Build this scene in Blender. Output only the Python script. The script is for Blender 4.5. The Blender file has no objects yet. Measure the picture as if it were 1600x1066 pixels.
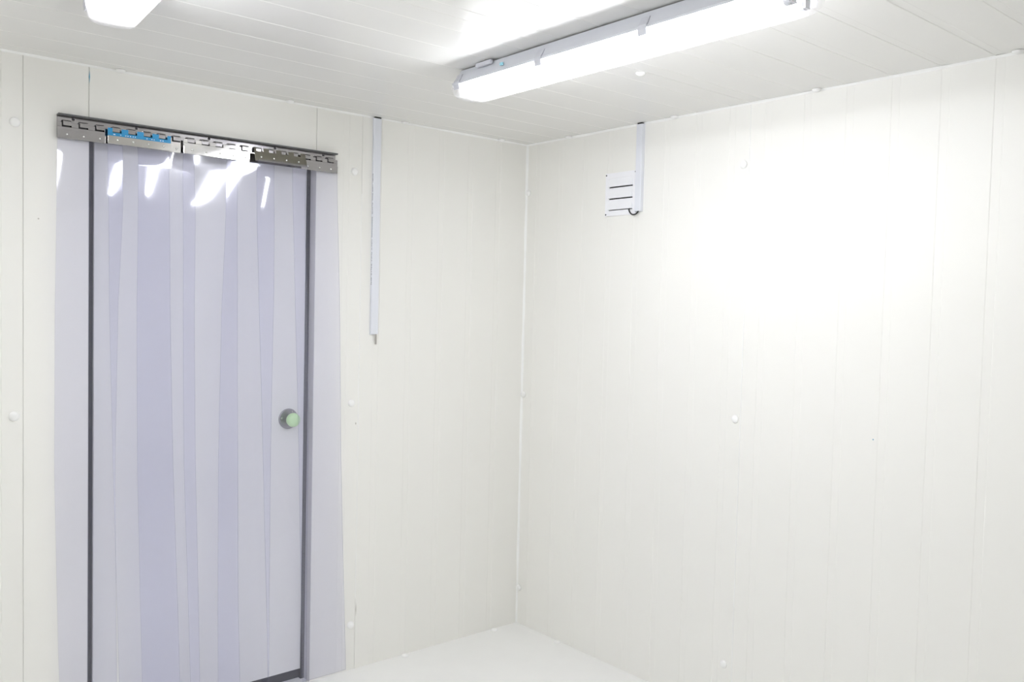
import bpy, bmesh, math, random
from mathutils import Vector, Matrix
random.seed(4)
SC = bpy.context.scene
COL = SC.collection
# ------------------------------------------------------------------ camera, world, exposure
H = 2.30                      # room height (m); corner of the two visible walls is the origin
WX, WY = 3.06, 3.75           # room extent along -x and -y
cam = bpy.data.cameras.new('camera'); cam_o = bpy.data.objects.new('camera', cam); COL.objects.link(cam_o)
cam.sensor_fit = 'HORIZONTAL'; cam.sensor_width = 36.0; cam.lens = 1351.86 / 1600 * 36.0
cam.clip_start = 0.02
yaw, pitch, roll = (math.radians(a) for a in (49.738, -2.4074, 1.3528))
fwd = Vector((math.cos(yaw)*math.cos(pitch), math.sin(yaw)*math.cos(pitch), math.sin(pitch)))
rgt = Vector((math.sin(yaw), -math.cos(yaw), 0)); upv = rgt.cross(fwd)
r2 = rgt*math.cos(roll) + upv*math.sin(roll); u2 = upv*math.cos(roll) - rgt*math.sin(roll)
M = Matrix((r2, u2, -fwd)).transposed().to_4x4(); M.translation = Vector((-2.7197, -3.1288, 1.5412))
cam_o.matrix_world = M
SC.camera = cam_o
w = bpy.data.worlds.new('world'); SC.world = w; w.use_nodes = True
w.node_tree.nodes['Background'].inputs[0].default_value = (0.05, 0.05, 0.055, 1)
SC.view_settings.view_transform = 'Standard'; SC.view_settings.look = 'None'
SC.view_settings.gamma = 1.0; SC.view_settings.use_curve_mapping = False
SC.view_settings.exposure = 0.0
TUBE_STRENGTH = 53.5
SC.cycles.transparent_max_bounces = 24
SC.cycles.max_bounces = 16; SC.cycles.diffuse_bounces = 10; SC.cycles.glossy_bounces = 6

# ------------------------------------------------------------------ materials
def nt(name):
    m = bpy.data.materials.new(name); m.use_nodes = True
    n = m.node_tree; b = n.nodes['Principled BSDF']
    return m, n, b
def noise_mix(n, b, c1, c2, scale=3.0, detail=4.0, stretch=(1,1,1)):
    tc = n.nodes.new('ShaderNodeTexCoord'); mp = n.nodes.new('ShaderNodeMapping'); mp.inputs['Scale'].default_value = stretch
    no = n.nodes.new('ShaderNodeTexNoise'); no.inputs['Scale'].default_value = scale; no.inputs['Detail'].default_value = detail
    mx = n.nodes.new('ShaderNodeMix'); mx.data_type = 'RGBA'
    mx.inputs[6].default_value = (*c1, 1); mx.inputs[7].default_value = (*c2, 1)
    n.links.new(tc.outputs['Object'], mp.inputs[0]); n.links.new(mp.outputs[0], no.inputs[0])
    n.links.new(no.outputs[0], mx.inputs[0]); n.links.new(mx.outputs[2], b.inputs['Base Color'])
    return no
def mat(name, c1, c2=None, rough=0.5, metal=0.0, scale=4.0, spec=0.5, bump=0.0, bscale=60, stretch=(1,1,1)):
    m, n, b = nt(name)
    b.inputs['Roughness'].default_value = rough; b.inputs['Metallic'].default_value = metal
    b.inputs['Specular IOR Level'].default_value = spec
    noise_mix(n, b, c1, c2 or tuple(x*0.96 for x in c1), scale, stretch=stretch)
    if bump:
        no = n.nodes.new('ShaderNodeTexNoise'); no.inputs['Scale'].default_value = bscale
        tc = n.nodes.new('ShaderNodeTexCoord'); n.links.new(tc.outputs['Object'], no.inputs[0])
        bp = n.nodes.new('ShaderNodeBump'); bp.inputs['Strength'].default_value = bump; bp.inputs['Distance'].default_value = 0.002
        n.links.new(no.outputs[0], bp.inputs['Height']); n.links.new(bp.outputs[0], b.inputs['Normal'])
    return m
MT = {}
MT['panel'] = mat('cream_panel_paint', (0.867, 0.861, 0.827), (0.854, 0.848, 0.815), rough=0.38, scale=1.2, spec=0.27, bump=0.05, bscale=7)
MT['ceil'] = mat('ceiling_panel_paint', (0.797, 0.793, 0.773), (0.782, 0.778, 0.759), rough=0.26, scale=1.2, bump=0.04, bscale=7)
MT['core'] = mat('panel_core', (0.62, 0.62, 0.58), rough=0.7)
MT['floor'] = mat('white_floor', (0.90, 0.90, 0.89), (0.865, 0.865, 0.855), rough=0.42, scale=9, bump=0.15, bscale=120)
MT['caulk'] = mat('white_sealant', (0.93, 0.935, 0.925), rough=0.35, scale=30)
MT['cap'] = mat('white_nylon', (0.94, 0.94, 0.935), rough=0.35, scale=30)
MT['door'] = mat('door_leaf_paint', (0.865, 0.865, 0.845), rough=0.32, scale=1.5)
MT['jamb'] = mat('grey_jamb_profile', (0.66, 0.65, 0.66), rough=0.4, scale=5)
MT['gap_seal'] = mat('black_gap_seal', (0.025, 0.027, 0.03), rough=0.6, scale=20)  # for the ring added so the door gaps look dark and leak no light
MT['steel'] = mat('stainless_sheet', (0.43, 0.415, 0.42), (0.34, 0.33, 0.335), rough=0.12, metal=1.0, scale=14, stretch=(0.3, 1, 3), bump=0.12, bscale=8)
MT['steel2'] = mat('polished_clamp_steel', (0.54, 0.525, 0.50), (0.44, 0.43, 0.41), rough=0.09, metal=1.0, scale=18, stretch=(0.4, 1, 2), bump=0.2, bscale=9)
MT['steel_shaded'] = mat('shaded_clamp_steel', (0.27, 0.255, 0.215), (0.21, 0.20, 0.165), rough=0.35, metal=1.0, scale=22)  # the tilted plate's dark reflection is put into this steel colour
MT['flange'] = mat('shaded_rail_flange', (0.13, 0.13, 0.135), rough=0.45, metal=0.5, scale=30)  # dark reflection under the folded edge, put into the metal colour
MT['rivet'] = mat('rivet_steel', (0.75, 0.75, 0.74), rough=0.22, metal=1.0, scale=40)
MT['dark_screw_slot_shade'] = mat('dark_screw_slot_shade', (0.09, 0.09, 0.095), rough=0.4, metal=0.6, scale=40)  # screws, and the painted shade around the hook tabs
MT['blue'] = mat('blue_protective_film', (0.02, 0.30, 0.60), (0.02, 0.26, 0.54), rough=0.35, scale=20)
MT['print_w'] = mat('white_print', (0.75, 0.85, 0.9), rough=0.5)
MT['pvc'] = mat('white_pvc_trunking', (0.78, 0.80, 0.86), (0.76, 0.78, 0.84), rough=0.3, scale=8)
MT['vent'] = mat('white_vent_plastic', (0.90, 0.905, 0.94), rough=0.3, scale=10)
MT['cable'] = mat('black_cable_sheath', (0.018, 0.018, 0.02), rough=0.4, scale=30)
MT['gcable'] = mat('grey_cable_sheath', (0.42, 0.40, 0.37), rough=0.5, scale=30)
MT['print_k'] = mat('dark_print', (0.10, 0.10, 0.11), rough=0.6)
MT['housing'] = mat('light_grey_housing', (0.66, 0.675, 0.72), rough=0.4, scale=10)
MT['clip'] = mat('grey_plastic_clip', (0.62, 0.63, 0.68), rough=0.35, scale=20)
MT['lens_end'] = mat('clear_ribbed_lens_end', (0.88, 0.86, 0.86), rough=0.2, scale=20)
MT['reflector'] = mat('white_reflector', (0.88, 0.88, 0.9), rough=0.4)
MT['sticker'] = mat('pale_blue_sticker', (0.35, 0.72, 0.85), rough=0.4)
MT['knob_steel'] = mat('brushed_steel_plate', (0.46, 0.45, 0.47), (0.38, 0.37, 0.39), rough=0.35, metal=1.0, scale=20)
MT['green'] = mat('pale_green_glow_plastic', (0.62, 0.86, 0.50), (0.58, 0.83, 0.46), rough=0.4, scale=20)
MT['pencil'] = mat('blue_pencil', (0.15, 0.40, 0.55), rough=0.8)
MT['smudge'] = mat('faint_smudge', (0.52, 0.50, 0.46), rough=0.8)
# fluorescent tube
m, n, b = nt('lit_tube'); n.nodes.remove(b)
e = n.nodes.new('ShaderNodeEmission'); e.inputs[0].default_value = (0.94, 0.955, 1.0, 1); e.inputs[1].default_value = TUBE_STRENGTH
n.links.new(e.outputs[0], n.nodes['Material Output'].inputs[0]); MT['tube'] = m
# clear, slightly hazy lens plastic
m, n, b = nt('clear_lens'); n.nodes.remove(b)
tr = n.nodes.new('ShaderNodeBsdfTransparent'); tr.inputs[0].default_value = (0.97, 0.97, 0.97, 1)
tl = n.nodes.new('ShaderNodeBsdfTranslucent'); tl.inputs[0].default_value = (0.92, 0.90, 0.91, 1)
df = n.nodes.new('ShaderNodeBsdfDiffuse'); df.inputs[0].default_value = (0.85, 0.84, 0.85, 1)
m1 = n.nodes.new('ShaderNodeMixShader'); m1.inputs[0].default_value = 0.4
n.links.new(tl.outputs[0], m1.inputs[1]); n.links.new(df.outputs[0], m1.inputs[2])
m2 = n.nodes.new('ShaderNodeMixShader'); m2.inputs[0].default_value = 0.055
n.links.new(tr.outputs[0], m2.inputs[1]); n.links.new(m1.outputs[0], m2.inputs[2])
n.links.new(m2.outputs[0], n.nodes['Material Output'].inputs[0]); MT['lens'] = m
# clear PVC: tinted transparency, a little blue haze, and a clear surface reflection
def strip_mat(name, tint, haze, hazecol, refl=0.05):
    m, n, b = nt(name); n.nodes.remove(b); out = n.nodes['Material Output']
    tr = n.nodes.new('ShaderNodeBsdfTransparent'); tr.inputs[0].default_value = (*tint, 1)
    df = n.nodes.new('ShaderNodeBsdfDiffuse'); df.inputs[0].default_value = (*hazecol, 1)
    gl = n.nodes.new('ShaderNodeBsdfGlossy'); gl.inputs['Roughness'].default_value = 0.07; gl.inputs[0].default_value = (1, 1, 1, 1)
    m1 = n.nodes.new('ShaderNodeMixShader'); m1.inputs[0].default_value = haze
    n.links.new(tr.outputs[0], m1.inputs[1]); n.links.new(df.outputs[0], m1.inputs[2])
    lw = n.nodes.new('ShaderNodeLayerWeight'); lw.inputs[0].default_value = 0.5
    pw = n.nodes.new('ShaderNodeMath'); pw.operation = 'POWER'; pw.inputs[1].default_value = 5.0
    ma = n.nodes.new('ShaderNodeMath'); ma.operation = 'MULTIPLY_ADD'; ma.inputs[1].default_value = 0.9; ma.inputs[2].default_value = refl
    n.links.new(lw.outputs['Facing'], pw.inputs[0]); n.links.new(pw.outputs[0], ma.inputs[0])
    m2 = n.nodes.new('ShaderNodeMixShader'); n.links.new(ma.outputs[0], m2.inputs[0])
    n.links.new(m1.outputs[0], m2.inputs[1]); n.links.new(gl.outputs[0], m2.inputs[2])
    n.links.new(m2.outputs[0], out.inputs[0])
    return m
MT['strip'] = strip_mat('clear_pvc_strip', (0.960, 0.961, 0.987), 0.025, (0.60, 0.60, 0.88), 0.034)
MT['strip_edge'] = strip_mat('clear_pvc_cut_edge', (0.50, 0.51, 0.66), 0.25, (0.33, 0.34, 0.52))

# ------------------------------------------------------------------ mesh helpers
def link(name, bm, mats, parent=None, smooth=False, bevel=0.0, seg=2, recalc=True):
    if recalc: bmesh.ops.recalc_face_normals(bm, faces=bm.faces)
    me = bpy.data.meshes.new(name); bm.to_mesh(me); bm.free()
    o = bpy.data.objects.new(name, me); COL.objects.link(o)
    for k in (mats if isinstance(mats, (list, tuple)) else [mats]): me.materials.append(MT[k])
    if smooth:
        for p in me.polygons: p.use_smooth = True
    if parent is not None: o.parent = parent
    if bevel:
        md = o.modifiers.new('bevel', 'BEVEL'); md.width = bevel; md.segments = seg; md.limit_method = 'ANGLE'; md.angle_limit = 0.7
    return o
def box(bm, x0, x1, y0, y1, z0, z1, mi=0):
    v = [bm.verts.new((x, y, z)) for z in (z0, z1) for y in (y0, y1) for x in (x0, x1)]
    fs = [(0,2,3,1), (4,5,7,6), (0,1,5,4), (2,6,7,3), (0,4,6,2), (1,3,7,5)]
    for f in fs: bm.faces.new([v[i] for i in f]).material_index = mi
def prism(bm, poly, map_, mi=0):
    """poly: 2D outline; map_(a, b, t) -> xyz for t in (0, 1)"""
    A = [bm.verts.new(map_(a, b, 0)) for a, b in poly]; B = [bm.verts.new(map_(a, b, 1)) for a, b in poly]
    k = len(poly)
    bm.faces.new(A[::-1]).material_index = mi; bm.faces.new(B).material_index = mi
    for i in range(k): bm.faces.new((A[i], A[(i+1) % k], B[(i+1) % k], B[i])).material_index = mi
def lathe(bm, prof, origin, axis, n=20, mi=0):
    """prof: (radius, distance along axis)"""
    ax = Vector(axis).normalized(); t = Vector((0, 0, 1)) if abs(ax.z) < 0.9 else Vector((1, 0, 0))
    u = ax.cross(t).normalized(); v = ax.cross(u); O = Vector(origin); rings = []
    for r, d in prof:
        if r < 1e-6: rings.append([bm.verts.new(O + ax*d)])
        else: rings.append([bm.verts.new(O + ax*d + u*(r*math.cos(2*math.pi*i/n)) + v*(r*math.sin(2*math.pi*i/n))) for i in range(n)])
    for a, b in zip(rings, rings[1:]):
        for i in range(n):
            j = (i+1) % n
            q = ([a[0]] if len(a) == 1 else [a[i], a[j]]) + ([b[0]] if len(b) == 1 else [b[j], b[i]])
            bm.faces.new(q).material_index = mi
    for ring in (rings[0], rings[-1]):
        if len(ring) > 1: bm.faces.new(ring).material_index = mi
def tube(bm, pts, r, n=10):
    P = [Vector(p) for p in pts]; rings = []
    for i, p in enumerate(P):
        t = (P[min(i+1, len(P)-1)] - P[max(i-1, 0)]).normalized()
        ref = Vector((1, 0, 0)) if abs(t.x) < 0.9 else Vector((0, 0, 1))
        u = t.cross(ref).normalized(); v = t.cross(u)
        rings.append([bm.verts.new(p + u*(r*math.cos(2*math.pi*k/n)) + v*(r*math.sin(2*math.pi*k/n))) for k in range(n)])
    for a, b in zip(rings, rings[1:]):
        for k in range(n): bm.faces.new((a[k], a[(k+1) % n], b[(k+1) % n], b[k]))
    bm.faces.new(rings[0]); bm.faces.new(rings[-1])
def empty(name, loc, label=None, cat=None, group=None, kind=None, parent=None):
    o = bpy.data.objects.new(name, None); COL.objects.link(o); o.empty_display_size = 0.05
    o.location = loc
    return tag(o, label, cat, group, kind)
def tag(o, label=None, cat=None, group=None, kind=None):
    if label: o['label'] = label
    if cat: o['category'] = cat
    if group: o['group'] = group
    if kind: o['kind'] = kind
    return o
def add(name, bm, mats, root, **kw):
    """a part whose mesh was built in world coordinates, parented to a root standing at root.location"""
    L = Vector(root.location)
    p = root.parent
    while p is not None: L += Vector(p.location); p = p.parent
    bmesh.ops.translate(bm, vec=-L, verts=bm.verts)
    return link(name, bm, mats, root, **kw)
def struct(name, bm, mats, **kw):
    return tag(link(name, bm, mats, **kw), kind='structure')

# ------------------------------------------------------------------ the room shell
# each wall: a slab (the insulated core) carrying ribbed steel-faced panels as children.
TH = 0.10; SK = 0.006        # panel thickness, skin thickness
GW, GD, GS = 0.029, 0.0010, 0.0020      # shallow rib: width, depth, slope
def panel_profile(a0, a1, ribs, c=0.0006):
    """points (a, depth) from a0 up to a1; depth 0 = face, positive = recessed"""
    pts = [(a0, c), (a0 + c, 0)]
    for r in sorted(ribs):
        if r < a0 + 0.01 or r + GW > a1 - 0.01: continue
        pts += [(r, 0), (r + GS, GD), (r + GW - GS, GD), (r + GW, 0)]
    pts += [(a1 - c, 0), (a1, c)]
    return pts + [(a1, SK), (a0, SK)]
JG = 0.0005                  # half joint gap
# --- left wall (plane y = 0, runs along x), with the door opening
DX0, DX1, DZ = -1.932, -1.100, 2.085
bm = bmesh.new()
box(bm, -WX, DX0, SK, TH, 0, H); box(bm, DX1, 0.1, SK, TH, 0, H); box(bm, DX0, DX1, SK, TH, DZ, H)
wall_left = struct('wall_left', bm, 'core')
ribsL = [-0.190 - 0.1605*k for k in range(5)] + [-0.895 - 0.058 - GW] + [-2.125 - 0.06 - GW - 0.1545*k for k in range(7)]
def panelL(x0, x1, z0, z1, jl=JG, jr=JG):
    bm = bmesh.new(); poly = panel_profile(x0 + jl, x1 - jr, ribsL, 0.0012 if jl > 0.001 else 0.0006)
    prism(bm, poly, lambda a, b, t: (a, b, z0 + (z1 - z0)*t))
    return link('panel', bm, 'panel', wall_left)
panelL(-0.895, 0.0, 0, H, JG, 0)
panelL(DX1, -0.895, 0, H, 0, JG)
panelL(DX0, DX1, DZ, H, 0.0015, 0.0015)
panelL(-2.125, DX0, 0, H, JG, 0)
panelL(-WX, -2.125, 0, H, 0, JG)
# --- right wall (plane x = 0, runs along y)
bm = bmesh.new(); box(bm, SK, TH, -WY, 0.0, 0, H); wall_right = struct('wall_right', bm, 'core')
ribsR = [-0.066 - GW - 0.1545*k for k in range(24)]
for y0, y1 in ((-1.240, 0.0), (-2.476, -1.240), (-3.712, -2.476)):
    bm = bmesh.new(); poly = panel_profile(y0 + JG, y1 - JG, ribsR)
    prism(bm, poly, lambda a, b, t: (b, a, H*t)); link('panel', bm, 'panel', wall_right)
# --- ceiling (plane z = H), panels run along x
bm = bmesh.new(); box(bm, -WX - TH, TH, -WY - TH, TH, H + SK, H + TH); ceiling = struct('ceiling', bm, 'core')
for y0, y1 in ((-1.240, 0.0), (-2.476, -1.240), (-WY, -2.476)):
    bm = bmesh.new(); poly = panel_profile(y0 + JG, y1 - JG, ribsR)
    prism(bm, poly, lambda a, b, t: (-WX*t, a, H + b)); link('panel', bm, 'ceil', ceiling)
# --- floor and the two walls behind the camera
bm = bmesh.new(); box(bm, -WX - TH, TH, -WY - TH, TH, -0.10, 0.0); struct('floor', bm, 'floor')
bm = bmesh.new(); box(bm, -WX - TH, -WX, -WY, TH, 0, H); struct('wall_near', bm, 'panel')
bm = bmesh.new(); box(bm, -WX - TH, TH, -WY - TH, -WY, 0, H); struct('wall_rear', bm, 'panel')
# --- sealant beads in the corners
def bead(name, p0, p1, r, d1, d2, wob=0.0):
    bm = bmesh.new(); P0, P1 = Vector(p0), Vector(p1); D1, D2 = Vector(d1), Vector(d2); n = 40
    rows = []
    for i in range(n + 1):
        p = P0.lerp(P1, i/n); rr = r*(1 + random.uniform(-wob, wob))
        rows.append([bm.verts.new(p), bm.verts.new(p + D1*rr), bm.verts.new(p + (D1 + D2)*rr*0.42), bm.verts.new(p + D2*rr)])
    for a, b in zip(rows, rows[1:]):
        for k in range(4): bm.faces.new((a[k], a[(k+1) % 4], b[(k+1) % 4], b[k]))
    bm.faces.new(rows[0]); bm.faces.new(rows[-1])
    return struct(name, bm, 'caulk')
bead('trim_1', (0, 0, 0), (0, 0, H), 0.0075, (-1, 0, 0), (0, -1, 0), 0.25)
bead('trim_2', (-WX, 0, H), (0, 0, H), 0.0065, (0, -1, 0), (0, 0, -1), 0.25)
bead('trim_3', (0, -WY, H), (0, 0, H), 0.0075, (-1, 0, 0), (0, 0, -1), 0.2)
bm = bmesh.new(); prism(bm, [(-0.0012, 0.0), (0.0012, 0.0), (0.0008, 0.0014), (-0.0008, 0.0014)], lambda a, b, t: (-b, -1.240 + a, 0.01 + (H - 0.02)*t))
o = link('joint_sealant', bm, 'caulk', wall_right)
bm = bmesh.new(); prism(bm, [(-0.0011, 0.0), (0.0011, 0.0), (0.0007, 0.0012), (-0.0007, 0.0012)], lambda a, b, t: (-0.895 + a, -b, 0.30 + (1.98 - 0.30)*t))
o = link('joint_sealant', bm, 'caulk', wall_left)

# --- the door: leaf set back in the opening, grey jamb, black seal added to keep the gaps dark, knob
door = empty('door_1', (-1.51, 0.05, 0.0), kind='structure')
LX0, LX1, LZ0, LZ1, LY = -1.902, -1.1125, 0.041, 2.06, 0.05
bm = bmesh.new(); box(bm, LX0, LX1, LY, LY + 0.045, LZ0, LZ1); add('door_leaf', bm, 'door', door, bevel=0.002)
bm = bmesh.new()
for x0, x1 in ((DX1 - 0.0015, DX1), (DX0, DX0 + 0.0015)): box(bm, x0, x1, 0.0, TH, 0.0, DZ)
box(bm, DX0, DX1, 0.0, TH, DZ - 0.0015, DZ)
add('door_jamb', bm, 'jamb', door)
bm = bmesh.new()
box(bm, DX0 + 0.0015, LX0 + 0.004, 0.062, TH, 0.0, DZ - .002); box(bm, LX1 - 0.004, DX1 - 0.0015, 0.046, TH, 0.0, DZ - .002)
box(bm, LX0, LX1, 0.056, TH, LZ1 - 0.004, DZ - .002); box(bm, LX0, LX1, 0.062, TH, 0.001, LZ0 + 0.002)
add('dark_gap_seal', bm, 'gap_seal', door)
hd = empty('door_handle', (0.32, 0.0, 1.068)); hd.parent = door
KX, KZ = -1.183, 1.068
bm = bmesh.new(); lathe(bm, [(0.0, 0.0), (0.0405, 0.0), (0.0405, 0.002), (0.037, 0.0055), (0.0, 0.006)], (KX, LY, KZ), (0, -1, 0), 32); add('handle_plate', bm, 'knob_steel', hd, smooth=False)
bm = bmesh.new(); lathe(bm, [(0.008, 0.004), (0.008, 0.032)], (KX, LY, KZ), (0, -1, 0), 14); add('spindle', bm, 'knob_steel', hd, smooth=False)
bm = bmesh.new(); lathe(bm, [(0.0, 0.030), (0.018, 0.031), (0.0255, 0.036), (0.0275, 0.044), (0.0265, 0.053), (0.020, 0.060), (0.010, 0.063), (0.0, 0.064)], (KX, LY, KZ), (0, -1, 0), 32)
k = add('knob', bm, 'green', hd, smooth=True); tag(k, 'round pale green knob')
for dx, dz in ((-0.030, 0.004), (0.014, 0.028), (0.016, -0.027)):
    bm = bmesh.new(); lathe(bm, [(0.0, 0.008), (0.003, 0.0075), (0.004, 0.005)], (KX + dx, LY, KZ + dz), (0, -1, 0), 10); add('screw', bm, 'rivet', hd)

# --- pencil specks and smudges on the walls (flat marks)
def mark(parent, o3, su, sv, m):
    bm = bmesh.new(); x, y, z = o3
    if parent is wall_right: prism(bm, [(-su, 0), (0, -sv), (su, 0), (0, sv)], lambda a, b, t: (-0.0003*t + 0.0001, y + a, z + b))
    else: prism(bm, [(-su, 0), (0, -sv), (su, 0), (0, sv)], lambda a, b, t: (x + a, -0.0003*t + 0.0001, z + b))
    link('mark', bm, m, parent)
mark(wall_right, (0, -1.764 + .012, 1.129), 0.0028, 0.0028, 'pencil')
mark(wall_left, (-2.081, 0, 1.782), 0.003, 0.003, 'smudge')
mark(wall_left, (-0.891, 0, 0.252), 0.0018, 0.030, 'smudge')
mark(wall_left, (-1.930, 0, 2.262), 0.0020, 0.022, 'pencil')
mark(wall_left, (-0.906, 0, 1.035), 0.003, 0.006, 'smudge')

# ------------------------------------------------------------------ ceiling lights
def light(cx, y0, y1, label):
    """weatherproof batten running along y from y0 (near) to y1 (far)"""
    r = empty('ceiling_light', (cx, (y0 + y1)/2, H), label, 'light', 'weatherproof strip lights on the ceiling')
    # half-width profiles by depth below the ceiling
    def ring(hw, ya, yb, ch, z):      # octagonal plan outline
        return [(cx - hw, ya + ch, z), (cx - hw, yb - ch, z), (cx - hw + ch, yb, z), (cx + hw - ch, yb, z),
                (cx + hw, yb - ch, z), (cx + hw, ya + ch, z), (cx + hw - ch, ya, z), (cx - hw + ch, ya, z)]
    def loft(rings, cap0, cap1, bm):
        R = [[bm.verts.new(p) for p in q] for q in rings]
        for a, b in zip(R, R[1:]):
            for i in range(8): bm.faces.new((a[i], a[(i+1) % 8], b[(i+1) % 8], b[i]))
        if cap0: bm.faces.new(R[0])
        if cap1: bm.faces.new(R[-1])
    bm = bmesh.new()
    loft([ring(0.040, y0 + 0.030, y1 - 0.030, 0.018, H - 0.004), ring(0.047, y0 + 0.022, y1 - 0.022, 0.022, H - 0.018), ring(0.060, y0 + 0.006, y1 - 0.006, 0.028, H - 0.044),
          ring(0.063, y0, y1, 0.030, H - 0.046), ring(0.063, y0, y1, 0.030, H - 0.052)], True, True, bm)
    add('housing', bm, 'housing', r)
    for yy in (y0 + 0.25, y1 - 0.25):
        bm = bmesh.new(); box(bm, cx - 0.03, cx + 0.03, yy - 0.02, yy + 0.02, H - 0.008, H); add('mounting_bracket', bm, 'housing', r)
    bm = bmesh.new(); prism(bm, [(-0.054, 0.0525), (-0.012, 0.056), (0.012, 0.056), (0.054, 0.0525), (0.054, 0.0521), (-0.054, 0.0521)], lambda a, b, t: (cx + a, y0 + 0.035 + (y1 - y0 - 0.07)*t, H - b))
    add('reflector', bm, 'reflector', r)
    for s in (-1, 1):
        bm = bmesh.new(); lathe(bm, [(0.0125, 0.0), (0.0125, y1 - y0 - 0.12)], (cx + s*0.027, y0 + 0.06, H - 0.0705), (0, 1, 0), 16); tb = add('tube', bm, 'tube', r); tag(tb, 'glowing fluorescent tube')
        for ye, d in ((y0 + 0.06, -1), (y1 - 0.06, 1)):
            bm = bmesh.new(); lathe(bm, [(0.0128, -0.004), (0.0128, 0.012), (0.006, 0.014)], (0, 0, 0), (0, d, 0), 14)
            bmesh.ops.translate(bm, vec=(cx + s*0.027, ye, H - 0.0705), verts=bm.verts); add('tube_cap', bm, 'clip', tb)
            bm = bmesh.new(); box(bm, cx + s*0.027 - 0.010, cx + s*0.027 + 0.010, ye + d*0.014 - 0.004, ye + d*0.014 + 0.004, H - 0.080, H - 0.053); add('lampholder', bm, 'housing', r)
    bm = bmesh.new()                  # clear lens: one moulded tray with rounded corners
    def oct_(hw, inset, ch, z):
        pts = []
        ya, yb = y0 + inset, y1 - inset
        for (X, Y, sx, sy, a0) in ((cx + hw - ch, yb - ch, 1, 1, 0), (cx - hw + ch, yb - ch, 1, 1, 90), (cx - hw + ch, ya + ch, 1, 1, 180), (cx + hw - ch, ya + ch, 1, 1, 270)):
            for q in range(5):
                an = math.radians(a0 + 22.5*q); pts.append((X + ch*math.cos(an), Y + ch*math.sin(an), z))
        return pts
    secs = [oct_(*q) for q in ((0.0615, 0.002, 0.032, H - 0.0521), (0.060, 0.0045, 0.032, H - 0.064), (0.0555, 0.010, 0.031, H - 0.079), (0.050, 0.018, 0.030, H - 0.0885), (0.043, 0.028, 0.028, H - 0.0925))]
    RR = [[bm.verts.new(p) for p in q] for q in secs]
    for a, b in zip(RR, RR[1:]):
        for i in range(20): bm.faces.new((a[i], a[(i+1) % 20], b[(i+1) % 20], b[i]))
    bm.faces.new(RR[-1])
    ln = add('lens', bm, 'lens', r); tag(ln, 'clear lens glowing white')
    sd = ln.modifiers.new('thickness', 'SOLIDIFY'); sd.thickness = 0.0012; sd.offset = -1
    # latches along both long sides
    first = None
    L = y1 - y0
    for yy in (y1 - 0.055, y1 - 0.055 - 0.392, y1 - 0.055 - 0.788, y0 + 0.055):
        for s in (-1, 1):
            if first is None:
                bm = bmesh.new()
                prism(bm, [(-0.0505, -0.020), (-0.058, -0.034), (-0.0645, -0.043), (-0.0655, -0.054), (-0.0625, -0.069), (-0.0605, -0.069), (-0.0632, -0.054), (-0.0625, -0.045), (-0.056, -0.034), (-0.049, -0.020)],
                      lambda a, b, t: (a, -0.014 + 0.028*t, b))
                first = o = link('latch', bm, 'clip', r)
            else:
                o = first.copy(); COL.objects.link(o); o.parent = r
            o.location = (0, yy - (y0 + y1)/2, 0)
            if s > 0: o.rotation_euler.z = math.pi
            else: o.rotation_euler.z = 0
    return r
f1 = light(-0.982, -2.085, -0.790, 'long glowing strip light on the ceiling in front of the room corner')
f2 = light(-2.082, -2.070, -0.775, 'glowing strip light cut off by the top left edge of the photo')
f2.rotation_euler.z = -math.radians(3.8); f2.location.x -= 0.645*math.sin(math.radians(3.8)) + 0.001
bm = bmesh.new(); box(bm, -1.0445, -1.040, -1.075, -1.062, H - 0.034, H - 0.026); o = add('sticker', bm, 'sticker', f1); tag(o, 'small pale blue sticker')
bm = bmesh.new(); box(bm, -1.0405, -1.030, -1.012, -0.935, H - 0.016, H - 0.003); add('mounting_clip', bm, 'clip', f1, bevel=0.002)

# ------------------------------------------------------------------ strip curtain: rail, strips with clamp plates
rail = empty('curtain_rail', (-1.525, 0, 2.05), 'stainless steel hook rail screwed to the wall above the door', 'rail')
RX0, RX1 = -2.029, -1.020
bm = bmesh.new()
prism(bm, [(-0.002, 2.050), (-0.005, 2.050), (-0.005, 2.1205), (-0.002, 2.1205)], lambda a, b, t: (RX0 + (RX1 - RX0)*t, a, b))
add('rail_plate', bm, 'steel', rail, bevel=0.0006)
bm = bmesh.new(); prism(bm, [(-0.002, 2.1205), (-0.005, 2.1205), (-0.024, 2.1195), (-0.026, 2.1215), (-0.026, 2.1255), (-0.002, 2.1245)], lambda a, b, t: (RX0 + (RX1 - RX0)*t, a, b))
o = add('rail_flange', bm, 'flange', rail, bevel=0.0006); tag(o, 'dark folded top edge')
hk = None
for i in range(20):
    x = -2.0015 + 0.05015*i
    if hk is None:
        bm = bmesh.new()      # hook tab: bent out of the plate, 25 mm wide
        prism(bm, [(-0.005, 2.108), (-0.012, 2.1065), (-0.020, 2.1035), (-0.0225, 2.0995), (-0.0225, 2.0885), (-0.0208, 2.0885), (-0.0208, 2.0985), (-0.019, 2.1015), (-0.012, 2.1040), (-0.005, 2.105)],
              lambda a, b, t: (x - 0.0125 + 0.025*t, a, b))
        hk = o = add('hook', bm, 'steel', rail); hx = x
        # the shade behind the tab is a dark sheet, made below
    else:
        o = hk.copy(); COL.objects.link(o); o.parent = rail; o.location = (x - hx, 0, 0)
hole_shade = None  # thin dark sheets painted as the shade in the punched openings
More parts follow.
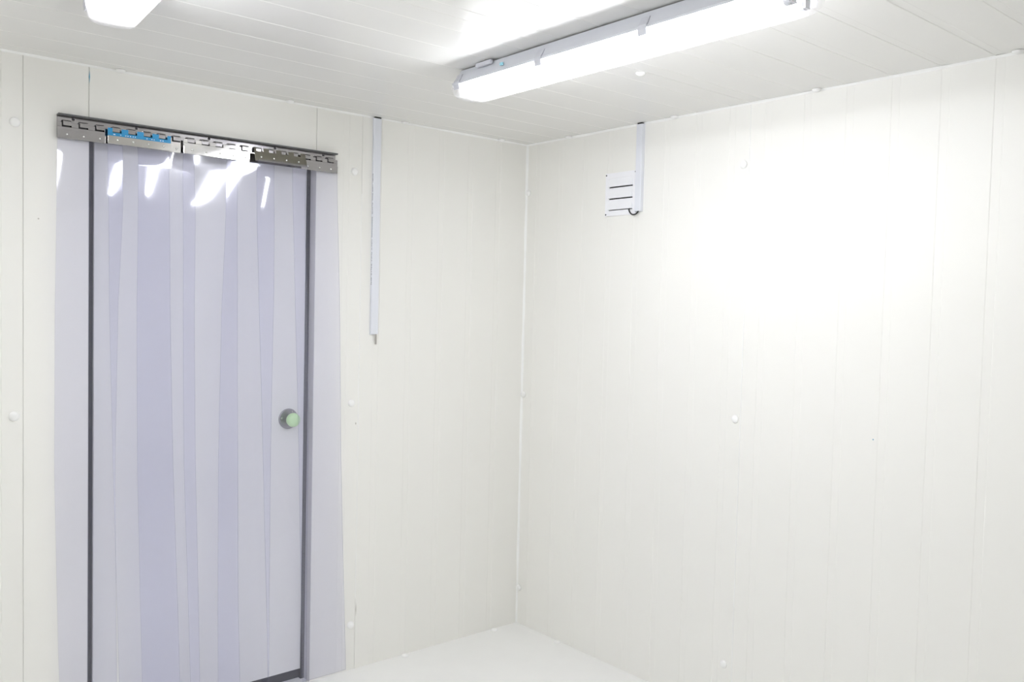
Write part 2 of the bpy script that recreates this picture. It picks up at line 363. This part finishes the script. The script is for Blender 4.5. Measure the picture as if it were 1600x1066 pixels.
for i in range(20):
    x = -2.0015 + 0.05015*i
    if hole_shade is None:
        bm = bmesh.new(); box(bm, x - 0.0140, x + 0.0125, -0.0053, -0.0048, 2.0862, 2.1045); hole_shade = o = add('slot_shade', bm, 'dark_screw_slot_shade', rail); hx = x
    else:
        o = hole_shade.copy(); COL.objects.link(o); o.parent = rail; o.location = (x - hx, 0, 0)
scr = None
for x in (-1.980, -1.782, -1.531, -1.277, -1.074):
    if scr is None:
        bm = bmesh.new(); lathe(bm, [(0.0046, 0.0), (0.0046, 0.0015), (0.0025, 0.0032), (0.0012, 0.0030), (0.0, 0.0024)], (x, -0.005, 2.1135), (0, -1, 0), 12)
        scr = o = add('screw', bm, 'dark_screw_slot_shade', rail); hx = x
    else:
        o = scr.copy(); COL.objects.link(o); o.parent = rail; o.location = (x - hx, 0, 0)

ZS = [2.05, 1.85, 1.52, 0.95, 0.35, 0.018]
def interp(tab, z):
    for (za, a), (zb, b) in zip(tab, tab[1:]):
        if z >= zb: return a + (b - a)*(za - z)/(za - zb)
    return tab[-1][1]
T = 0.002
def strip(name_label, px0, pxn, left, right, ybase, plate_mat, bow, amp, phase, tilt=0.0, drop=0.0, top_film=False, ybulge=0.0, yhang=None, twist=0.0):
    """px0: left end of the clamp plate; pxn: its length; left/right: x of the strip edges at the heights ZS"""
    L = list(zip(ZS, left)); R = list(zip(ZS, right))
    root = empty('curtain_strip', ((left[0] + right[0])/2, 0, 2.05), name_label, 'curtain', 'clear plastic strips of the door curtain')
    # --- clamp plate: base band plus teeth rising between the hooks
    def plate_tf(p):          # tilt about the band's top line, and drop
        y, z = p; zc = 2.097
        dz, dy = z - zc, y
        return (ybase + dy*math.cos(tilt) + dz*math.sin(tilt), zc - drop + dz*math.cos(tilt) - dy*math.sin(tilt))
    x0, x1 = px0, px0 + pxn
    hooks = [-2.0015 + 0.05015*i for i in range(20)]
    edges = [x0]
    for h in hooks:
        if x0 - 0.005 < h < x1 + 0.005: edges += [h - 0.0150, h + 0.0135]
    edges.append(x1)
    edges = [min(max(e_, x0), x1) for e_ in edges]
    bm = bmesh.new(); mi = 1 if top_film else 0
    def slab(xa, xb, za, zb, ya=-0.0025, yb=0.0, mi=0):
        if xb - xa < 0.001: return
        q = [plate_tf((ya, za)), plate_tf((yb, za)), plate_tf((yb, zb)), plate_tf((ya, zb))]
        prism(bm, q, lambda a, b, t: (xa + (xb - xa)*t, a, b), mi)
    slab(x0, x1, 2.0735, 2.0845, mi=mi)
    for k in range(0, len(edges) - 1, 2): slab(edges[k], edges[k+1], 2.0845, 2.0985, mi=mi)
    add('hanger_plate', bm, [plate_mat, 'blue'] if top_film else plate_mat, root, bevel=0.0004, seg=1)
    bm = bmesh.new()
    slab(x0, x1, 2.0465, 2.0735, ya=-0.0052)
    slab(x0, x1, 2.0465, 2.0735, ya=0.0, yb=0.0022)
    bar = add('clamp_bar', bm, plate_mat, root, bevel=0.0009, seg=2)
    rv = None
    for h in hooks:
        if x0 + 0.004 < h < x1 - 0.004:
            y, z = plate_tf((-0.0052, 2.0605))
            if rv is None:
                bm = bmesh.new(); lathe(bm, [(0.0040, 0.0), (0.0034, 0.0012), (0.0018, 0.0020), (0.0, 0.0022)], (h, y, z), (0, -1, 0), 12)
                rv = o = add('rivet', bm, 'rivet', bar, smooth=True); hx = h
            else:
                o = rv.copy(); COL.objects.link(o); o.parent = bar; o.location = (h - hx, 0, 0)
    if top_film:
        bm = bmesh.new()
        for xx, ww in ((-1.8635, .006), (-1.842, .003), (-1.826, .0035), (-1.819, .0035), (-1.811, .004), (-1.802, .003), (-1.795, .003), (-1.757, .003), (-1.741, .004), (-1.733, .003), (-1.712, .004), (-1.704, .004)):
            y, z = plate_tf((-0.0027, 2.0785)); box(bm, xx, xx + ww, y, y + 0.0004, z - 0.0014, z + 0.0014)
        o = add('printed_marks', bm, 'print_w', root); o['kind'] = 'stuff'
    if yhang is not None: ybase = yhang
    # --- the strip itself: 2 mm thick, gently bowed sheet
    NU, NZ = 18, 90
    y_top, z_top = plate_tf((-0.001, 2.052)); z_bot = 0.016
    bm = bmesh.new()
    F, Bk = [], []
    for i in range(NZ + 1):
        s = i/NZ; s = s*s*0.55 + s*0.45      # denser near the top
        z = z_top + (z_bot - z_top)*s
        fade = math.exp(-(z_top - z)/0.32)
        xa, xb = interp(L, z), interp(R, z)
        rf, rb = [], []
        for j in range(NU + 1):
            u = j/NU; c = 2*u - 1
            y = y_top if z > z_top - 0.002 else ybase
            k_in = min(1.0, (z_top - z)/0.05)
            off = bow*(1 - c*c)*k_in*(0.4 + 0.6*fade) - twist*c*k_in*fade
            off += amp*fade*k_in*math.sin(phase + 1.8*c + 6.0*(z_top - z))
            off += ybulge*math.exp(-((z - 1.07)/0.45)**2)
            d_ = z_top - z              # the sheet swells outwards a little under its clamp
            off += (0.125*d_*d_ if d_ < 0.16 else 0.0032 + 0.006*(1 - math.exp(-(d_ - 0.16)/0.15)))*math.exp(-max(0.0, d_ - 0.5)/0.4)
            yy = (y_top*(1 - k_in) + ybase*k_in) - off
            rf.append(bm.verts.new((xa + (xb - xa)*u, yy - T/2, z))); rb.append(bm.verts.new((xa + (xb - xa)*u, yy + T/2, z)))
        F.append(rf); Bk.append(rb)
    for i in range(NZ):
        for j in range(NU):
            bm.faces.new((F[i][j], F[i][j+1], F[i+1][j+1], F[i+1][j])); bm.faces.new((Bk[i][j], Bk[i+1][j], Bk[i+1][j+1], Bk[i][j+1]))
        for j in (0, NU):
            bm.faces.new((F[i][j], F[i+1][j], Bk[i+1][j], Bk[i][j])).material_index = 1
    for i in (0, NZ):
        for j in range(NU): bm.faces.new((F[i][j], F[i][j+1], Bk[i][j+1], Bk[i][j])).material_index = 1
    sharp = [e_ for e_ in bm.edges if len(e_.link_faces) == 2 and e_.link_faces[0].material_index != e_.link_faces[1].material_index]
    for e_ in sharp: e_.smooth = False
    o = add('strip_sheet', bm, ['strip', 'strip_edge'], root, smooth=True)
    return root
YB, YF = -0.0135, -0.0265
strip('leftmost clear strip hanging against the wall left of the door gap', -2.030, 0.199,
      [-2.029, -2.032, -2.037, -2.037, -2.024, -2.012], [-1.829, -1.828, -1.843, -1.849, -1.842, -1.838], YB, 'steel', 0.0085, 0.0008, 0.4)
strip('clear strip hanging from the clamp with the blue film', -1.881, 0.206,
      [-1.881, -1.879, -1.876, -1.860, -1.841, -1.830], [-1.681, -1.679, -1.676, -1.660, -1.636, -1.625], YF - 0.004, 'steel2', 0.0075, 0.0010, 1.2, top_film=True)
strip('clear strip behind the blue-filmed one and the middle one', -1.781, 0.146,
      [-1.781, -1.781, -1.783, -1.776, -1.760, -1.750], [-1.583, -1.580, -1.584, -1.574, -1.556, -1.548], YB, 'steel2', 0.0025, 0.0004, 2.2, twist=0.0140)
strip('middle clear strip, in front, with the bright diagonal reflection at its top', -1.630, 0.199,
      [-1.630, -1.630, -1.629, -1.620, -1.597, -1.585], [-1.431, -1.435, -1.431, -1.421, -1.412, -1.400], YF, 'steel2', 0.0015, 0.0006, 2.8, twist=-0.004)
strip('clear strip behind the middle one and the tilted shade-darkened clamp', -1.484, 0.104,
      [-1.468, -1.471, -1.484, -1.489, -1.485, -1.480], [-1.284, -1.283, -1.283, -1.285, -1.283, -1.280], YB, 'steel2', 0.0015, 0.0008, 0.9)
strip('clear strip hanging from the shade-darkened clamp that tilts off the rail', -1.372, 0.206,
      [-1.366, -1.366, -1.356, -1.333, -1.307, -1.296], [-1.166, -1.172, -1.160, -1.147, -1.140, -1.136], -0.0310, 'steel_shaded', 0.0100, 0.001, 1.9, tilt=0.30, drop=-0.003, yhang=-0.044, ybulge=0.008)
strip('rightmost clear strip hanging beside the trunking, right of the door gap', -1.220, 0.201,
      [-1.210, -1.207, -1.197, -1.172, -1.150, -1.140], [-1.019, -1.015, -1.004, -0.988, -0.960, -0.945], YB - 0.004, 'steel', 0.003, 0.0015, 0.3, ybulge=0.006)

# ------------------------------------------------------------------ cable trunking on the left wall
def trunking_poly(a0, a1, d, r=0.002):
    return [(a0, 0), (a0, d - r), (a0 + r, d), (a1 - r, d), (a1, d - r), (a1, 0)]
tr = empty('cable_trunking', (-0.833, 0, 1.403), 'long white PVC trunking on the left wall with printed text, stopping mid-wall', 'trunking')
TX0, TX1, TD = -0.848, -0.815, 0.014
XS = 0.0                                   # the trunking hangs plumb
bm = bmesh.new(); prism(bm, trunking_poly(TX0, TX1, TD*0.55), lambda a, b, t: (a, -b, 1.403 + (H - 0.004 - 1.403)*t)); add('base', bm, 'pvc', tr)
bm = bmesh.new()
prism(bm, [(TX0 - 0.0012, 0.006), (TX0 - 0.0012, TD - 0.002), (TX0 + 0.0015, TD), (TX1 - 0.0015, TD), (TX1 + 0.0012, TD - 0.002), (TX1 + 0.0012, 0.006), (TX1 - 0.001, 0.006), (TX1 - 0.001, TD - 0.003), (TX0 + 0.001, TD - 0.003), (TX0 + 0.001, 0.006)],
      lambda a, b, t: (a, -b, 1.405 + (H - 0.006 - 1.405)*t)); tcov = add('cover', bm, 'pvc', tr)
bm = bmesh.new(); box(bm, TX0 + 0.003, TX1 - 0.001, -0.0135, -0.002, H - 0.005, H); o = add('cable_entry', bm, 'cable', tr)
bm = bmesh.new(); box(bm, -0.8255, -0.8175, -0.0085, -0.0055, 1.362, 1.42); o = add('cable', bm, 'gcable', tr, bevel=0.001); tag(o, 'flat grey cable end poking out')
def text(parent, s, z_top, z_bot, x, y0, size):
    cu = bpy.data.curves.new('printed_text', 'FONT'); cu.body = s; cu.size = size; cu.align_x = 'LEFT'; cu.align_y = 'CENTER'; cu.extrude = 0.0001
    o = bpy.data.objects.new('t', cu); COL.objects.link(o)
    dg = bpy.context.evaluated_depsgraph_get(); me = bpy.data.meshes.new_from_object(o.evaluated_get(dg)); bpy.data.objects.remove(o)
    me.name = 'printed_text'
    xs = [v.co.x for v in me.vertices]; a, b_ = min(xs), max(xs)
    loc = Vector(parent.parent.location)
    for v in me.vertices:                   # reads downwards on the trunking's left face
        u = (v.co.x - a)/(b_ - a); vv = v.co.y
        v.co = Vector((x - v.co.z, y0 - vv, z_top + (z_bot - z_top)*u)) - loc
    me.materials.clear(); me.materials.append(MT['print_k'])
    p = bpy.data.objects.new('printed_text', me); COL.objects.link(p); p.parent = parent
    return p
zpx = lambda y: 2.065 - (y - 273)*(2.065 - 1.615)/170.0
for s, a, b_ in (('DNE1', 272.5, 285.5), ('12M', 290, 299.5), ('PVC', 303, 314), ('FLAME', 317.5, 335), ('RESISTING', 339.5, 371), ('CABLE W', 374, 391), ('DUCT', 394.5, 408.5), ('24(15.4M)', 412, 445)):
    text(tcov, s, zpx(a), zpx(b_), TX0 - 0.0013, -0.0095, 0.0075)

# ------------------------------------------------------------------ vent and trunking on the right wall
vt = empty('wall_vent', (0, -0.611, 2.02), 'square white louvred vent high on the right wall', 'vent')
VY0, VY1, VZ0, VZ1 = -0.7000, -0.522, 1.929, 2.111
bm = bmesh.new()
FR = 0.022
box(bm, -0.006, 0, VY0, VY1, VZ1 - FR, VZ1); box(bm, -0.006, 0, VY0, VY1, VZ0, VZ0 + FR); box(bm, -0.006, 0, VY0, VY0 + FR, VZ0 + FR, VZ1 - FR); box(bm, -0.006, 0, VY1 - FR, VY1, VZ0 + FR, VZ1 - FR)
add('frame', bm, 'vent', vt, bevel=0.001)
bm = bmesh.new(); box(bm, -0.0025, 0, VY0 + FR, VY1 - FR, VZ0 + FR, VZ1 - FR); add('backing', bm, 'cable', vt)
sl = None
for zb, zt in ((2.0525, VZ1 - FR), (2.0035, 2.0475), (1.9550, 1.9985), (VZ0 + FR - 0.0005, 1.9510)):
    bm = bmesh.new()
    d0, d1 = 0.0045, 0.0105
    if zt - zb < 0.01: d1 = 0.006; 
    prism(bm, [(0.0022, zb), (d1, zb), (d1 + 0.0005, zb + 0.001), (d0, zt), (0.0022, zt)], lambda a, b, t: (-a, VY0 + FR - 0.001 + (VY1 - VY0 - 2*FR + 0.002)*t, b))
    add('louvre', bm, 'vent', vt)
sc_ = None
for y, z in ((-0.527, 2.103), (-0.692, 2.105), (-0.528, 1.936)):
    bm = bmesh.new(); lathe(bm, [(0.0034, 0.0), (0.0034, 0.0012), (0.0022, 0.0022), (0.0, 0.0018)], (-0.006, y, z), (-1, 0, 0), 12); add('screw', bm, 'dark_screw_slot_shade', vt)
t2 = empty('cable_trunking', (0, -0.72, 1.938), 'short white trunking from the ceiling down to the square vent', 'trunking')
Y0, Y1, D2 = -0.7335, -0.7015, 0.020
bm = bmesh.new(); prism(bm, [(Y0 + .001, 0), (Y0 + .001, D2*0.5), (Y1 - .001, D2*0.5), (Y1 - .001, 0)], lambda a, b, t: (-b, a, 1.938 + (H - 0.004 - 1.938)*t)); add('base', bm, 'pvc', t2)
bm = bmesh.new(); prism(bm, [(Y0, 0.006), (Y0, D2 - 0.002), (Y0 + 0.002, D2), (Y1 - 0.002, D2), (Y1, D2 - 0.002), (Y1, 0.006), (Y1 - 0.002, 0.006), (Y1 - 0.002, D2 - 0.003), (Y0 + 0.002, D2 - 0.003), (Y0 + 0.002, 0.006)],
      lambda a, b, t: (-b, a, 1.939 + (H - 0.006 - 1.939)*t)); add('cover', bm, 'pvc', t2)
bm = bmesh.new(); box(bm, -0.018, -0.002, Y0 + 0.004, Y1 - 0.004, H - 0.005, H); add('cable_entry', bm, 'cable', t2)
bm = bmesh.new()
pts = []
ctrl = [(-0.012, -0.719, 1.952), (-0.012, -0.716, 1.936), (-0.014, -0.706, 1.928), (-0.015, -0.694, 1.926), (-0.015, -0.682, 1.930), (-0.014, -0.672, 1.939), (-0.012, -0.666, 1.949), (-0.006, -0.663, 1.954)]
for a, b_, c, d in zip([ctrl[0]] + ctrl, ctrl, ctrl[1:], ctrl[2:] + [ctrl[-1]]):
    for q in range(5):
        t = q/5; A, B, C, D = (Vector(v) for v in (a, b_, c, d))
        pts.append(0.5*((2*B) + (C - A)*t + (2*A - 5*B + 4*C - D)*t*t + (3*B - A - 3*C + D)*t**3))
pts.append(Vector(ctrl[-1])); tube(bm, pts, 0.0030)
cb = link('power_cable', bm, 'cable', smooth=True)
tag(cb, 'short black cable looping from the trunking end into the vent', 'cable')

# ------------------------------------------------------------------ white screw caps on walls, ceiling and floor line
def cap_mesh(kind):
    bm = bmesh.new()
    lathe(bm, [(0.0, 0.0), (0.0155, 0.0), (0.0155, 0.0015), (0.0135, 0.0050), (0.0090, 0.0078), (0.0040, 0.0090), (0.0, 0.0092)], (0, 0, 0), (0, 0, 1), 20)
    bmesh.ops.recalc_face_normals(bm, faces=bm.faces)
    me = bpy.data.meshes.new('screw_cap'); bm.to_mesh(me); bm.free(); me.materials.append(MT['cap'])
    for p in me.polygons: p.use_smooth = True
    return me
CAP = cap_mesh('wall')
def cap(loc, nrm, label, group, s=1.0):
    o = bpy.data.objects.new('screw_cap', CAP); COL.objects.link(o); o.location = loc
    o.rotation_euler = Vector((0, 0, 1)).rotation_difference(Vector(nrm)).to_euler(); o.scale = (s, s, s)
    tag(o, label, 'cap', group)
NL, NR, NC, NF = (0, -1, 0), (-1, 0, 0), (0, 0, -1), (0, 0, 1)
g1, g2 = 'screw caps on the left wall', 'screw caps on the right wall'
g3, g4 = 'screw caps along the ceiling edge', 'screw caps along the floor edge'
cap((-2.148, 0, 2.080), NL, 'white screw cap on the left wall, left of the rail end', g1)
cap((-2.151, 0, 1.146), NL, 'white screw cap on the left wall, left of the curtain at knob height', g1)
cap((-0.930, 0, 2.067), NL, 'white screw cap between the rail end and the long trunking', g1)
cap((-0.928, 0, 1.121), NL, 'white screw cap just right of the curtain at knob height', g1)
cap((-0.916, 0, 0.191), NL, 'white screw cap low beside the foot of the curtain', g1)
cap((0, -1.218, 1.134), NR, 'white screw cap in the middle of the right wall', g2)
cap((0, -1.203, 0.198), NR, 'white screw cap low on the right wall near the bottom edge of the photo', g2)
cap((0, -1.216, 2.078), NR, 'faint white screw cap high on the right wall, right of the vent', g2)
cap((-0.004, -0.0165, 2.072), NR, 'white screw cap in the room corner near the ceiling', 'screw caps in the room corner')
cap((-0.004, -0.0165, 1.114), NR, 'white screw cap halfway up the room corner', 'screw caps in the room corner')
cap((-0.004, -0.0165, 0.175), NR, 'white screw cap low in the room corner above the floor', 'screw caps in the room corner')
cap((-1.837, -0.0165, H - 0.0012), NC, 'white ceiling screw cap above the left half of the rail', g3)
cap((-1.224, -0.0165, H - 0.0012), NC, 'white ceiling screw cap above the right half of the rail', g3)
cap((-0.701, -0.0165, H - 0.0012), NC, 'white ceiling screw cap just right of the long trunking top', g3)
cap((-0.176, -0.0165, H - 0.0012), NC, 'white ceiling screw cap over the left wall beside the room corner', g3)
cap((-0.0165, -0.296, H - 0.0012), NC, 'white ceiling screw cap over the right wall beside the room corner', g3)
cap((-0.0165, -0.896, H - 0.0012), NC, 'white ceiling screw cap over the right wall, right of the short trunking', g3)
cap((-0.0165, -1.511, H - 0.0012), NC, 'white ceiling screw cap over the right wall, below the right end of the strip light', g3)
cap((-0.0165, -2.139, H - 0.0012), NC, 'white ceiling screw cap at the far right edge of the photo', g3)
cap((-0.587, -1.222, H), NC, 'white screw cap on the open ceiling under the long strip light', 'screw caps on the open ceiling')
cap((-0.151, -0.0165, 0), NF, 'white floor screw cap at the left wall, nearest the room corner', g4)
cap((-0.653, -0.0165, 0), NF, 'white floor screw cap at the left wall, nearer the curtain', g4)
cap((-0.0165, -0.308, 0), NF, 'white floor screw cap at the foot of the right wall', g4)
